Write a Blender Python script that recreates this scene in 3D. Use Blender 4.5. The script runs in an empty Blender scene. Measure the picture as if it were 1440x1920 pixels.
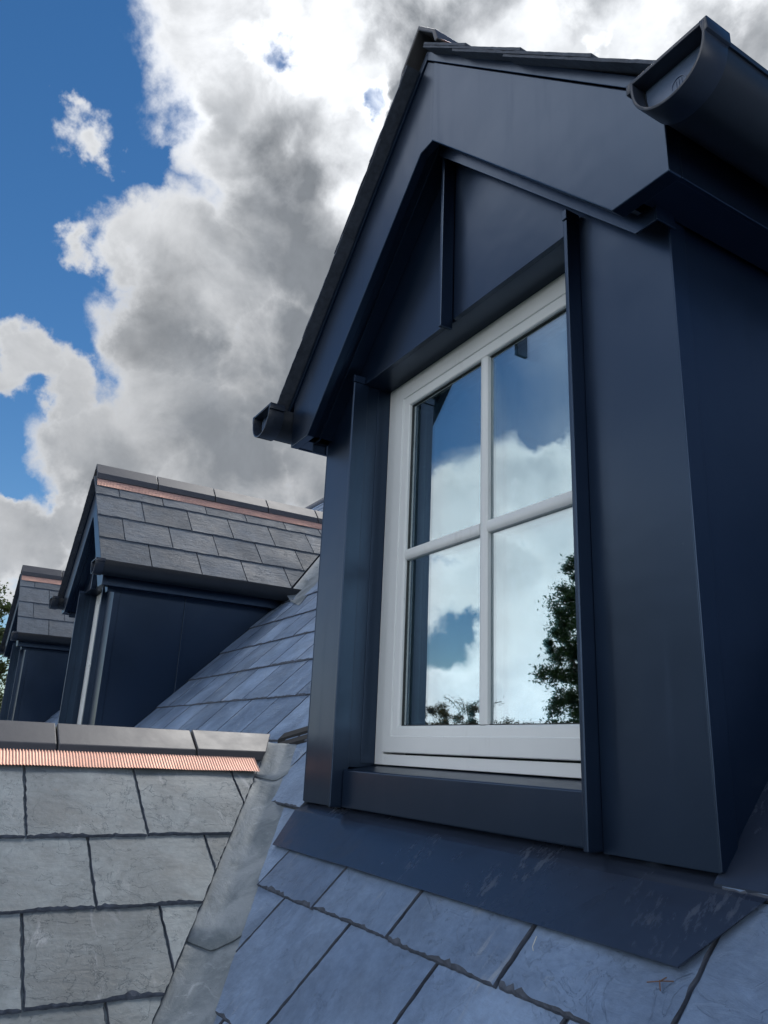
import bpy, bmesh, math, random
from mathutils import Vector, Matrix, noise as mnoise
R_ = random.Random(7)
rad = math.radians
sc = bpy.context.scene
COL = sc.collection

# ------------------------------------------------------------------ camera
# columns: camera right, camera up, camera back, in world axes (x along the facade, y into the roof, z up)
CR = Vector((0.5180, 0.8541, 0.0424)); CU = Vector((0.2350, -0.1895, 0.9533)); CB = Vector((0.8226, -0.4838, -0.2988))
F_PX = 1440.0
cam_d = bpy.data.cameras.new('camera'); cam = bpy.data.objects.new('camera', cam_d); COL.objects.link(cam)
CB.normalize(); CR = (CR - CB * CR.dot(CB)).normalized(); CU = CB.cross(CR)
cam.matrix_world = Matrix(((CR.x, CU.x, CB.x, 0), (CR.y, CU.y, CB.y, 0), (CR.z, CU.z, CB.z, 0), (0, 0, 0, 1)))
cam_d.sensor_fit = 'VERTICAL'; cam_d.sensor_height = 36.0; cam_d.lens = 36.0 * F_PX / 1920.0
cam_d.clip_start = 0.02; cam_d.clip_end = 3000
sc.camera = cam


def sky_dir(u, v, mirror=False):
    """direction on the sky dome; mirror: the same direction reflected by the front of the dormers"""
    d = (CR * (u - 720) - CU * (v - 960) - CB * F_PX).normalized()
    return Vector((d.x, -d.y, d.z)) if mirror else d


# ------------------------------------------------------------------ sun, exposure
SUN_EL, SUN_ROT = rad(54), rad(-50)
sun_dir = Vector((math.sin(SUN_ROT) * math.cos(SUN_EL), math.cos(SUN_ROT) * math.cos(SUN_EL), math.sin(SUN_EL)))
sd = bpy.data.lights.new('sun', 'SUN'); sd.energy = 0.53; sd.angle = rad(14); sd.color = (1.0, 0.97, 0.93)
so = bpy.data.objects.new('sun', sd); COL.objects.link(so)
so.rotation_euler = sun_dir.to_track_quat('Z', 'Y').to_euler(); so.location = sun_dir * 60
sc.view_settings.view_transform = 'Standard'; sc.view_settings.look = 'None'
sc.view_settings.exposure = 1.48; sc.view_settings.gamma = 1.0
sc.view_settings.use_curve_mapping = False


# ------------------------------------------------------------------ node helper
class NB:
    def __init__(self, tree):
        self.t = tree
        tree.nodes.clear()

    def n(self, typ, **kw):
        nd = self.t.nodes.new(typ)
        for k, v in kw.items():
            setattr(nd, k, v)
        return nd

    def put(self, sock, val):
        if hasattr(val, 'is_output'):
            self.t.links.new(val, sock)
        elif val is not None:
            if isinstance(val, (tuple, list, Vector)) and len(val) == 3 and sock.type == 'RGBA':
                val = (*val, 1.0)
            sock.default_value = val

    def m(self, op, a, b=None, c=None, clamp=False):
        nd = self.n('ShaderNodeMath', operation=op, use_clamp=clamp)
        for i, x in enumerate((a, b, c)):
            if x is not None:
                self.put(nd.inputs[i], x)
        return nd.outputs[0]

    def v(self, op, a, b=None, scale=None):
        nd = self.n('ShaderNodeVectorMath', operation=op)
        self.put(nd.inputs[0], a)
        if b is not None:
            self.put(nd.inputs[1], b)
        if scale is not None:
            self.put(nd.inputs['Scale'], scale)
        return nd.outputs['Value'] if op in ('DISTANCE', 'DOT_PRODUCT', 'LENGTH') else nd.outputs[0]

    def mr(self, x, a, b, c=0.0, d=1.0, smooth=True):
        nd = self.n('ShaderNodeMapRange', interpolation_type='SMOOTHSTEP' if smooth else 'LINEAR')
        for i, q in enumerate((x, a, b, c, d)):
            self.put(nd.inputs[i], q)
        return nd.outputs[0]

    def mix(self, f, a, b, mode='MIX'):
        nd = self.n('ShaderNodeMix', data_type='RGBA', blend_type=mode)
        self.put(nd.inputs[0], f); self.put(nd.inputs[6], a); self.put(nd.inputs[7], b)
        return nd.outputs[2]

    def noise(self, vec, scale, detail=4, rough=0.55, dist=0.0, lac=2.0):
        nd = self.n('ShaderNodeTexNoise')
        self.put(nd.inputs['Vector'], vec)
        nd.inputs['Scale'].default_value = scale; nd.inputs['Detail'].default_value = detail
        nd.inputs['Roughness'].default_value = rough; nd.inputs['Distortion'].default_value = dist
        nd.inputs['Lacunarity'].default_value = lac
        return nd.outputs[0], nd.outputs[1]


# ------------------------------------------------------------------ sky with broken cloud
world = bpy.data.worlds.new('World'); sc.world = world; world.use_nodes = True
w = NB(world.node_tree)
tc = w.n('ShaderNodeTexCoord')
direc = w.v('NORMALIZE', tc.outputs['Generated'])
sky = w.n('ShaderNodeTexSky', sky_type='NISHITA')
sky.sun_disc = False; sky.sun_elevation = SUN_EL; sky.sun_rotation = SUN_ROT
sky.altitude = 60; sky.air_density = 1.0; sky.dust_density = 0.0; sky.ozone_density = 2.2
SKY_STRENGTH = 0.05
_, wc = w.noise(direc, 5.0, 3, 0.55)
_, wc2 = w.noise(direc, 17.0, 5, 0.6)
warp = w.v('ADD', w.v('SCALE', w.v('SUBTRACT', wc, (0.5, 0.5, 0.5)), scale=0.17),
           w.v('SCALE', w.v('SUBTRACT', wc2, (0.5, 0.5, 0.5)), scale=0.085))
dw = w.v('ADD', direc, warp)
# clouds: (u, v, radius in px of a 1440 px focal length, weight); the second list is the sky the windows face, plus added unseen cloud
CLOUDS = [(430, 60, 200, 1), (480, 230, 190, 1), (640, 180, 260, 1), (560, 430, 230, 1), (820, 60, 300, 1), (400, 520, 190, 1),
          (255, 480, 110, 1), (175, 495, 75, 1), (330, 640, 150, 1), (520, 720, 240, 1), (600, 880, 130, 1), (800, 500, 360, 1), (1150, 100, 420, 1),
          (1500, 300, 500, 1), (330, 790, 140, 1), (60, 715, 70, 1), (140, 740, 80, 1), (230, 840, 150, 1), (420, 920, 220, 1),
          (30, 735, 62, .9), (40, 1010, 120, 1), (130, 960, 80, 1), (150, 1090, 120, 1), (170, 250, 80, .85), (145, 205, 55, .85), (222, 335, 62, .85), (185, 290, 66, .85),
          (620, 0, 240, 1), (700, -300, 420, 1), (300, -150, 130, 1)]
HOLES = [(715, 185, 50, .62), (505, 85, 50, .42), (1135, 75, 40, .42), (12, 868, 52, .8), (285, 330, 60, .5)]
FRONT = [(850, 950, 105, 1), (1040, 890, 70, .8), (960, 940, 70, .7), (1060, 1000, 120, 1), (920, 1080, 150, 1), (800, 1080, 90, 1), (1000, 1210, 190, 1),
         (860, 1320, 110, .9), (720, 1200, 130, .9), (1080, 1330, 140, .9), (1000, 800, 40, .55),
         (1000, 150, 330, .60), (820, 260, 150, 1), (1400, 150, 330, .60), (1900, 300, 500, .7), (1200, -350, 300, .9)]  # this high row is unseen cloud, added to brighten bargeboards and frames
FRONT_HOLES = [(800, 1190, 60, .62), (850, 1180, 40, .5), (960, 955, 40, .5), (1010, 820, 50, .4), (1040, 1300, 50, .35), (930, 1060, 40, .3)]
CORES = [(330, 40, 130, .35), (460, 60, 130, .5), (440, 190, 110, .6), (560, 300, 150, .95), (560, 430, 190, .95), (340, 610, 150, 1), (500, 700, 200, .95), (800, 40, 210, .95), (700, 560, 170, .8),
         (420, 870, 200, .85), (250, 900, 100, .6), (90, 1000, 80, .5), (560, 930, 160, .75), (1350, 30, 150, .5), (1000, -150, 300, .8), (80, 800, 60, .35),
         (600, 220, 110, .5)]
BRIGHT = [(610, 50, 75, .9), (690, 130, 85, 1.2), (960, 110, 150, 1.1), (715, 250, 55, .9), (620, 620, 70, .6), (430, 570, 60, .4), (715, 330, 90, .6), (1150, 80, 120, .7), (250, 480, 80, .4), (660, 260, 70, .5)]


def blob_field(lst, vec, mirror=False, inner=0.35, outer=1.3):
    acc = None
    for (u, v, r, wt) in lst:
        rr = r / F_PX * (F_PX / math.hypot(F_PX, math.hypot(u - 720, v - 960)))
        x = w.mr(w.v('DISTANCE', vec, sky_dir(u, v, mirror)), rr * outer, rr * inner, 0.0, wt)
        acc = x if acc is None else w.m('MAXIMUM', acc, x)
    return acc


fbm, _ = w.noise(direc, 7.5, 9, 0.58, 0.35)
fbm_b, _ = w.noise(direc, 3.4, 6, 0.55, 0.3)
sep = w.n('ShaderNodeSeparateXYZ'); w.t.links.new(direc, sep.inputs[0])
zz = sep.outputs['Z']; yy = sep.outputs['Y']
gen_n, _ = w.noise(direc, 2.1, 4, 0.55)
# elsewhere: broken cloud thickening to the horizon, open blue overhead
generic = w.mr(w.m('ADD', gen_n, w.m('MULTIPLY', w.m('SUBTRACT', 0.36, zz), 0.55)), 0.46, 0.62, 0.0, 0.9)
front_mask = w.mr(yy, -0.14, -0.34)
back_mask = w.mr(w.v('DISTANCE', direc, sky_dir(500, 600)), 0.95, 0.65)
generic = w.m('MULTIPLY', generic, w.m('SUBTRACT', 1.0, back_mask))
high = w.m('MULTIPLY', w.mr(zz, 0.34, 0.42), w.mr(zz, 0.66, 0.56))
generic = w.m('MULTIPLY', generic, w.m('SUBTRACT', 1.0, w.m('MULTIPLY', w.m('MULTIPLY', high, front_mask), 0.7)))
B = w.m('MAXIMUM', blob_field(CLOUDS, dw), w.m('MAXIMUM', blob_field(FRONT, dw, True), generic))
Hh = w.m('MAXIMUM', blob_field(HOLES, dw), blob_field(FRONT_HOLES, dw, True))
B = w.m('SUBTRACT', B, Hh)
D = w.m('ADD', B, w.m('MULTIPLY', w.m('SUBTRACT', fbm, 0.5), 1.25))
veil = w.m('MULTIPLY', front_mask, w.mr(fbm_b, 0.40, 0.75, 0.02, 0.22))     # thin veil added to lighten the sky the panes mirror
alpha = w.m('MAXIMUM', w.mr(D, 0.29, 0.80), veil)
thick = w.mr(D, 0.52, 1.04)
core = w.m('SUBTRACT', blob_field(CORES, dw, False, 0.2, 1.35), w.m('MULTIPLY', blob_field(BRIGHT, dw, False, 0.1, 1.3), 0.75))
detail_n = w.m('ADD', w.m('MULTIPLY', w.m('SUBTRACT', fbm_b, 0.5), 1.1), w.m('MULTIPLY', w.m('SUBTRACT', fbm, 0.5), 0.9))
toward = w.v('DOT_PRODUCT', direc, sun_dir)
core_gen = w.m('MULTIPLY', w.m('SUBTRACT', 1.0, back_mask), 0.30)
shade = w.m('MULTIPLY', thick, w.m('ADD', w.m('ADD', w.m('MULTIPLY', w.m('MAXIMUM', core, core_gen), 0.56), 0.40), w.m('MULTIPLY', detail_n, 1.25)), clamp=True)
# backlit cloud has grey hearts, cloud opposite the sun is pale all through
grey_k = w.mr(toward, -0.1, 0.70, 0.42, 0.084)
white_k = w.m('MULTIPLY', w.m('ADD', w.mr(toward, -0.1, 0.70, 0.95, 0.325), w.mr(toward, 0.90, 0.99, 0.0, .30)), w.mr(zz, 0.42, 0.72, 0.85, w.m('ADD', 1.1, w.m('MULTIPLY', front_mask, 2.4))))  # high front cloud boosted out of view to light the dormer fronts
fine, _ = w.noise(direc, 11.0, 8, 0.62, 0.4)
grey_k = w.m('MULTIPLY', grey_k, w.mr(w.m('ADD', w.m('MULTIPLY', fbm_b, .6), w.m('MULTIPLY', fine, .4)), 0.33, 0.67, 0.78, 1.42, False))
gcol = w.n('ShaderNodeCombineXYZ')
w.put(gcol.inputs[0], w.m('MULTIPLY', grey_k, 0.94)); w.put(gcol.inputs[1], w.m('MULTIPLY', grey_k, 1.02)); w.put(gcol.inputs[2], w.m('MULTIPLY', grey_k, 1.13))
white_k = w.m('MULTIPLY', white_k, w.mr(w.m('ADD', w.m('MULTIPLY', fbm, .5), w.m('MULTIPLY', fine, .5)), 0.33, 0.67, 0.80, 1.12, False))
wcol = w.n('ShaderNodeCombineXYZ')
w.put(wcol.inputs[0], w.m('MULTIPLY', white_k, 0.93)); w.put(wcol.inputs[1], w.m('MULTIPLY', white_k, 0.95)); w.put(wcol.inputs[2], w.m('MULTIPLY', white_k, 0.98))
ccol = w.mix(shade, wcol.outputs[0], gcol.outputs[0])
ccol = w.v('SCALE', ccol, scale=1.0 / SKY_STRENGTH)
skyc = w.n('ShaderNodeHueSaturation'); skyc.inputs['Saturation'].default_value = 1.27; skyc.inputs['Value'].default_value = 0.63
w.t.links.new(sky.outputs[0], skyc.inputs['Color'])
final = w.mix(alpha, skyc.outputs[0], ccol)
bg = w.n('ShaderNodeBackground'); w.put(bg.inputs[0], final); bg.inputs[1].default_value = SKY_STRENGTH
wo = w.n('ShaderNodeOutputWorld'); w.t.links.new(bg.outputs[0], wo.inputs[0])
world.cycles.sampling_method = 'MANUAL'; world.cycles.sample_map_resolution = 512

sc.cycles.max_bounces = 8; sc.cycles.transparent_max_bounces = 12
sc.cycles.use_denoising = True


# ------------------------------------------------------------------ materials
def new_mat(name):
    m = bpy.data.materials.new(name); m.use_nodes = True
    nb = NB(m.node_tree)
    out = nb.n('ShaderNodeOutputMaterial'); p = nb.n('ShaderNodeBsdfPrincipled')
    nb.t.links.new(p.outputs[0], out.inputs[0])
    return m, nb, p, out


def bump(nb, p, h, strength, dist):
    b = nb.n('ShaderNodeBump'); b.inputs['Strength'].default_value = strength; b.inputs['Distance'].default_value = dist
    nb.put(b.inputs['Height'], h); nb.t.links.new(b.outputs[0], p.inputs['Normal'])


def mat_metal():
    m, nb, p, _ = new_mat('anthracite_metal')
    co = nb.n('ShaderNodeTexCoord').outputs['Object']
    a, _ = nb.noise(co, 3.0, 3); b, _ = nb.noise(co, 420.0, 2); s, _ = nb.noise(co, 60.0, 6, .7)
    dust = nb.mr(s, 0.66, 0.80)
    base = nb.mix(nb.mr(a, .3, .7), (0.002, 0.0055, 0.014), (0.003, 0.007, 0.018))
    nb.put(p.inputs['Base Color'], nb.mix(nb.m('MULTIPLY', dust, .18), base, (.22, .23, .25)))
    nb.put(p.inputs['Roughness'], nb.mr(a, .3, .7, .30, .35)); p.inputs['IOR'].default_value = 1.88; p.inputs['Specular Tint'].default_value = (.46, .67, 1.0, 1)
    mp = nb.n('ShaderNodeMapping'); nb.put(mp.inputs[0], co); mp.inputs['Scale'].default_value = (38, 38, 1.6)
    st, _ = nb.noise(mp.outputs[0], 1.0, 5, .65, .3)
    nb.put(p.inputs['Roughness'], nb.m('ADD', nb.mr(a, .3, .7, .29, .34), nb.mr(st, .52, .72, 0, .045)))
    o_, _ = nb.noise(co, 1.7, 2)
    bump(nb, p, nb.m('ADD', nb.m('ADD', nb.m('MULTIPLY', a, .6), o_), nb.m('MULTIPLY', b, .003)), 0.4, 0.016)
    return m


def mat_flash():
    m, nb, p, _ = new_mat('coated_flashing')
    tcn = nb.n('ShaderNodeTexCoord'); co = tcn.outputs['Object']
    a, _ = nb.noise(co, 4.0, 4)
    mp = nb.n('ShaderNodeMapping'); nb.put(mp.inputs[0], co); mp.inputs['Scale'].default_value = (24, 9, 9); mp.inputs['Rotation'].default_value = (0, 0, .25)
    s, _ = nb.noise(mp.outputs[0], 3.0, 6, .72)
    patch, _ = nb.noise(co, 5.2, 3)
    dust = nb.m('MULTIPLY', nb.mr(s, .50, .72), nb.mr(patch, .54, .66))
    base = nb.mix(a, (0.018, 0.026, 0.044), (0.026, 0.035, 0.056))
    nb.put(p.inputs['Base Color'], nb.mix(nb.m('MULTIPLY', dust, .32), base, (.30, .33, .38)))
    nb.put(p.inputs['Roughness'], nb.mr(dust, 0, 1, .27, .6)); p.inputs['IOR'].default_value = 1.7; p.inputs['Specular Tint'].default_value = (.68, .82, 1, 1)
    bump(nb, p, a, 0.5, 0.01)
    return m


def mat_slate(name, c0, c1, rough, marks, chips, ripple, tint=(1, 1, 1, 1)):
    m, nb, p, _ = new_mat(name)
    tcn = nb.n('ShaderNodeTexCoord'); oi = nb.n('ShaderNodeObjectInfo')
    co = nb.v('ADD', tcn.outputs['Object'], nb.v('SCALE', oi.outputs['Location'], scale=23.7))
    a, _ = nb.noise(co, 3.2, 5, .6)                # broad mottling
    f, _ = nb.noise(co, 60, 5, .65)                # grain
    g, _ = nb.noise(co, 9.0, 7, .62, .8)           # cleft layers
    col = nb.mix(nb.mr(a, .3, .7), c0, c1)
    rnd = nb.mr(oi.outputs['Random'], 0, 1, .78, 1.16, False)
    col = nb.v('SCALE', col, scale=rnd)
    col = nb.v('SCALE', col, scale=nb.mr(f, .3, .7, .9, 1.1))
    # pale trowel scuffs and dust
    mp = nb.n('ShaderNodeMapping'); nb.put(mp.inputs[0], co); mp.inputs['Scale'].default_value = (9, 3.0, 6); mp.inputs['Rotation'].default_value = (0, 0, .7)
    s, _ = nb.noise(mp.outputs[0], 1.6, 8, .72, 1.4)
    d2, _ = nb.noise(co, 2.4, 4, .6)
    sc_ = nb.m('MULTIPLY', nb.mr(s, .54, .70), nb.mr(d2, .42, .58))
    dk, _ = nb.noise(co, 5.5, 6, .65, .6)
    col = nb.v('SCALE', col, scale=nb.mr(dk, .35, .65, .80, 1.16))
    col = nb.mix(nb.m('MULTIPLY', sc_, marks), col, (.40, .42, .44))
    rust, _ = nb.noise(co, 6.5, 3)
    col = nb.mix(nb.m('MULTIPLY', nb.mr(rust, .74, .80), .32), col, (.30, .20, .13))
    nb.put(p.inputs['Base Color'], col)
    nb.put(p.inputs['Roughness'], nb.mr(a, .3, .7, rough - .05, rough + .08))
    p.inputs['IOR'].default_value = 1.55; p.inputs['Specular Tint'].default_value = tint
    # cleft relief: low flakes with a sharp lip here and there, soft ripple between
    g2, _ = nb.noise(nb.v('ADD', co, (3.1, 7.7, 1.3)), 17.0, 5, .6, 1.0)
    f1 = nb.mr(g, .55, .565); f2 = nb.m('MULTIPLY', nb.mr(g2, .60, .615), nb.mr(d2, .40, .56)); f3 = nb.mr(g, .36, .375)
    mp2 = nb.n('ShaderNodeMapping'); nb.put(mp2.inputs[0], co); mp2.inputs['Scale'].default_value = (8, 26, 10)
    rip, _ = nb.noise(mp2.outputs[0], 1.3, 5, .6, .8)
    h = nb.m('ADD', nb.m('ADD', nb.m('MULTIPLY', f1, .22), nb.m('MULTIPLY', f3, .16)), nb.m('ADD', nb.m('MULTIPLY', f2, chips), nb.m('ADD', nb.m('MULTIPLY', rip, ripple), nb.m('MULTIPLY', f, .20))))
    bump(nb, p, h, 0.65, 0.0085)
    return m


def simple(name, col, rough, metal=0.0, ns=40, amp=.12, bs=.1, bd=.004, ior=1.5, rv=.05):
    m, nb, p, _ = new_mat(name)
    co = nb.n('ShaderNodeTexCoord').outputs['Object']
    a, _ = nb.noise(co, ns, 5, .6); b, _ = nb.noise(co, ns * .12, 4, .6)
    col_ = nb.v('SCALE', nb.mix(0.0, col, col), scale=nb.mr(nb.m('ADD', nb.m('MULTIPLY', a, .5), nb.m('MULTIPLY', b, .5)), .3, .7, 1 - amp, 1 + amp))
    nb.put(p.inputs['Base Color'], col_)
    nb.put(p.inputs['Roughness'], nb.mr(b, .3, .7, rough - rv, rough + rv)); p.inputs['Metallic'].default_value = metal
    p.inputs['IOR'].default_value = ior
    bump(nb, p, a, bs, bd)
    return m


def mat_lead():
    m, nb, p, _ = new_mat('grey_lead')
    co = nb.n('ShaderNodeTexCoord').outputs['Object']
    a, _ = nb.noise(co, 9, 6, .65, .5); b, _ = nb.noise(co, 34, 6, .7, .3); c, _ = nb.noise(co, 110, 3)
    mp = nb.n('ShaderNodeMapping'); nb.put(mp.inputs[0], co); mp.inputs['Scale'].default_value = (14, 14, 50); mp.inputs['Rotation'].default_value = (.6, .5, .3)
    s, _ = nb.noise(mp.outputs[0], 1.0, 7, .7, .8)
    col = nb.mix(nb.mr(a, .32, .68), (.11, .138, .158), (.235, .27, .30))
    col = nb.mix(nb.m('MULTIPLY', nb.mr(b, .55, .75), .45), col, (.34, .375, .39))
    col = nb.mix(nb.m('MULTIPLY', nb.mr(s, .58, .72), .5), col, (.40, .44, .47))
    col = nb.mix(nb.m('MULTIPLY', nb.mr(c, .70, .76), .5), col, (.06, .06, .06))
    nb.put(p.inputs['Base Color'], col); p.inputs['Metallic'].default_value = .25
    nb.put(p.inputs['Roughness'], nb.mr(a, .3, .7, .5, .68))
    bump(nb, p, nb.m('ADD', a, nb.m('MULTIPLY', b, .35)), .5, .008)
    return m


def mat_glass(name, lo, hi):
    m = bpy.data.materials.new(name); m.use_nodes = True
    nb = NB(m.node_tree); out = nb.n('ShaderNodeOutputMaterial')
    tr = nb.n('ShaderNodeBsdfTransparent'); tr.inputs[0].default_value = (.80, .88, .88, 1)
    gl = nb.n('ShaderNodeBsdfGlossy'); gl.inputs['Roughness'].default_value = 0.0; gl.inputs[0].default_value = (.84, .95, 1, 1)
    co = nb.n('ShaderNodeTexCoord').outputs['Object']
    a, _ = nb.noise(co, 2.2, 2)
    b = nb.n('ShaderNodeBump'); b.inputs['Strength'].default_value = .06; b.inputs['Distance'].default_value = .01
    nb.put(b.inputs['Height'], a); nb.t.links.new(b.outputs[0], gl.inputs['Normal'])
    lw = nb.n('ShaderNodeLayerWeight'); lw.inputs[0].default_value = .5
    fac = nb.mr(lw.outputs['Facing'], .2, .9, lo, hi, False)
    mx = nb.n('ShaderNodeMixShader'); nb.put(mx.inputs[0], fac)
    nb.t.links.new(tr.outputs[0], mx.inputs[1]); nb.t.links.new(gl.outputs[0], mx.inputs[2]); nb.t.links.new(mx.outputs[0], out.inputs[0])
    return m


def mat_leaf(name, c0, c1):
    m, nb, p, out = new_mat(name)
    co = nb.n('ShaderNodeTexCoord').outputs['Object']
    a, _ = nb.noise(co, 1.6, 3); b, _ = nb.noise(co, 14, 2)
    nb.put(p.inputs['Base Color'], nb.mix(nb.mr(nb.m('ADD', nb.m('MULTIPLY', a, .6), nb.m('MULTIPLY', b, .4)), .35, .65), c0, c1))
    p.inputs['Roughness'].default_value = .6
    tl = nb.n('ShaderNodeBsdfTranslucent'); tl.inputs[0].default_value = (c1[0] * 1.5, c1[1] * 1.6, c1[2], 1)
    mx = nb.n('ShaderNodeMixShader'); mx.inputs[0].default_value = .3
    nb.t.links.new(p.outputs[0], mx.inputs[1]); nb.t.links.new(tl.outputs[0], mx.inputs[2]); nb.t.links.new(mx.outputs[0], out.inputs[0])
    return m


METAL = mat_metal(); FLASH = mat_flash()
SLATE = mat_slate('blue_grey_slate', (.15, .21, .315), (.195, .265, .38), .42, .6, .20, .40, (.62, .80, 1, 1))
SLATE_EDGE = simple('split_slate_edge', (.065, .078, .105), .7, 0, 60, .4, .4, .004)
SLATE_OLD = mat_slate('dusty_grey_slate', (.155, .182, .193), (.235, .268, .28), .60, .8, .22, .3)
SLATE_MID = mat_slate('clean_grey_slate', (.084, .106, .130), (.116, .140, .165), .64, .2, .10, 1.0)
CLAY = simple('grey_ridge_clay', (.088, .085, .090), .42, 0, 60, .08, .1, .002)
def grime(m):
    nb = NB.__new__(NB); nb.t = m.node_tree
    p = next(n for n in nb.t.nodes if n.type == 'BSDF_PRINCIPLED')
    src = p.inputs['Base Color'].links[0].from_socket
    co = nb.n('ShaderNodeTexCoord').outputs['Object']
    a, _ = nb.noise(co, 95, 3, .6); b, _ = nb.noise(co, 5, 3)
    mp = nb.n('ShaderNodeMapping'); nb.put(mp.inputs[0], co); mp.inputs['Scale'].default_value = (40, 40, 3)
    c, _ = nb.noise(mp.outputs[0], 1.0, 5, .6)
    k = nb.m('MAXIMUM', nb.m('MULTIPLY', nb.mr(a, .72, .78), .5), nb.m('MULTIPLY', nb.m('MULTIPLY', nb.mr(c, .52, .74), nb.mr(b, .45, .65)), .22))
    nb.put(p.inputs['Base Color'], nb.mix(k, src, (.30, .28, .24)))
COPPER = simple('copper_foil', (.66, .39, .30), .48, 0.82, 30, .1, .2, .004)
LEAD = mat_lead()
UPVC = simple('white_upvc', (.80, .825, .82), .30, 0, 14, .012, .0, .001, 1.5, 0.0)
grime(UPVC)
PLASTIC = simple('black_gutter_plastic', (.017, .021, .028), .36, 0, 90, .1, .03, .001)
BATTEN = simple('dark_underlay', (.012, .013, .015), .8)
SEAL = simple('dark_rubber_seal', (.03, .035, .035), .5)
SPACER = simple('pale_spacer_bar', (.45, .47, .48), .4)
ROOM = simple('unlit_room_plaster', (.18, .18, .17), .8)
RIM = simple('sky_lit_rim', (.024, .032, .05), .34, 0, 60, .1, .03, .001)  # gutter plastic lightened for the sky sheen on the collar's front edges
PLATE = simple('sky_lit_plate', (.11, .16, .26), .35, 0, 60, .1, .03, .001)  # gutter plastic with the mirrored sky blue put into its colour
GLASS = mat_glass('coated_glass', .32, .66); GLASS_IN = mat_glass('inner_glass', .22, .80)
BRICK = simple('brick_wall', (.26, .12, .08), .85, 0, 20, .25, .3, .01)
GRASS = simple('lawn_ground', (.03, .05, .016), .9, 0, 3, .35, .4, .05)
BARK = simple('bark', (.09, .07, .05), .9, 0, 18, .3, .6, .03)
LEAF_D = mat_leaf('dark_leaves', (.020, .040, .014), (.045, .075, .022))
LEAF_M = mat_leaf('mid_leaves', (.045, .07, .025), (.10, .13, .045))
LEAF_R = mat_leaf('russet_leaves', (.05, .05, .02), (.11, .08, .035))
TWIG = simple('dry_twig', (.16, .09, .06), .8)
STRAW = simple('pale_straw', (.62, .60, .52), .8)


# ------------------------------------------------------------------ mesh helpers
def link(name, me, m, parent=None, mat4=None):
    o = bpy.data.objects.new(name, me); COL.objects.link(o)
    if m is not None and not me.materials:
        me.materials.append(m)
    if parent is not None:
        o.parent = parent
    if mat4 is not None:
        o.matrix_local = mat4
    return o


def empty(name, loc, label, cat, group=None):
    o = bpy.data.objects.new(name, None); COL.objects.link(o); o.location = loc; o.empty_display_size = .2
    o['label'] = label; o['category'] = cat
    if group:
        o['group'] = group
    return o


class MB:
    """collects vertices and faces of one part"""
    def __init__(self):
        self.v = []; self.f = []

    def box(self, x0, x1, y0, y1, z0, z1):
        b = len(self.v)
        self.v += [(x, y, z) for z in (z0, z1) for y in (y0, y1) for x in (x0, x1)]
        self.f += [tuple(b + i for i in q) for q in ((0, 2, 3, 1), (4, 5, 7, 6), (0, 1, 5, 4), (2, 6, 7, 3), (0, 4, 6, 2), (1, 3, 7, 5))]
        return self

    def prism(self, pts, axis, a, b):
        """polygon pts (2-D) extruded along axis 'x','y' or 'z' from a to b"""
        n = len(pts); s = len(self.v)
        def P(p, t):
            return {'x': (t, p[0], p[1]), 'y': (p[0], t, p[1]), 'z': (p[0], p[1], t)}[axis]
        self.v += [P(p, a) for p in pts] + [P(p, b) for p in pts]
        self.f.append(tuple(s + i for i in range(n))); self.f.append(tuple(s + n + i for i in reversed(range(n))))
        for i in range(n):
            j = (i + 1) % n
            self.f.append((s + i, s + n + i, s + n + j, s + j))
        return self

    def sweep(self, prof, path_a, path_b, closed=False):
        """open profile (2-D list of (x,z)) between two y stations"""
        s = len(self.v); n = len(prof)
        self.v += [(p[0], path_a, p[1]) for p in prof] + [(p[0], path_b, p[1]) for p in prof]
        for i in range(n if closed else n - 1):
            j = (i + 1) % n
            self.f.append((s + i, s + j, s + n + j, s + n + i))
        return self

    def build(self, name, m, parent=None, off=(0, 0, 0), bevel=0.0, smooth=False, segs=2, mat4=None):
        me = bpy.data.meshes.new(name)
        me.from_pydata([(x - off[0], y - off[1], z - off[2]) for x, y, z in self.v], [], self.f)
        bm = bmesh.new(); bm.from_mesh(me)
        bmesh.ops.recalc_face_normals(bm, faces=bm.faces)
        if bevel > 0:
            ed = [e for e in bm.edges if len(e.link_faces) == 2 and e.calc_face_angle(0) > .35]
            bmesh.ops.bevel(bm, geom=ed, offset=bevel, segments=segs, profile=.5, affect='EDGES', clamp_overlap=True)
        bm.to_mesh(me); bm.free()
        if smooth:
            for p in me.polygons:
                p.use_smooth = True
            me.set_sharp_from_angle(angle=rad(32))
        return link(name, me, m, parent, mat4)


def clip(poly, n, d):
    """keep the side n.p <= d"""
    out = []
    for i in range(len(poly)):
        p, q = poly[i], poly[(i + 1) % len(poly)]
        a = n[0] * p[0] + n[1] * p[1] - d; b = n[0] * q[0] + n[1] * q[1] - d
        if a <= 0:
            out.append(p)
        if a * b < 0:
            t = a / (a - b)
            out.append((p[0] + (q[0] - p[0]) * t, p[1] + (q[1] - p[1]) * t))
    return out


def area(poly):
    return .5 * abs(sum(poly[i][0] * poly[(i + 1) % len(poly)][1] - poly[(i + 1) % len(poly)][0] * poly[i][1] for i in range(len(poly))))


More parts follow.
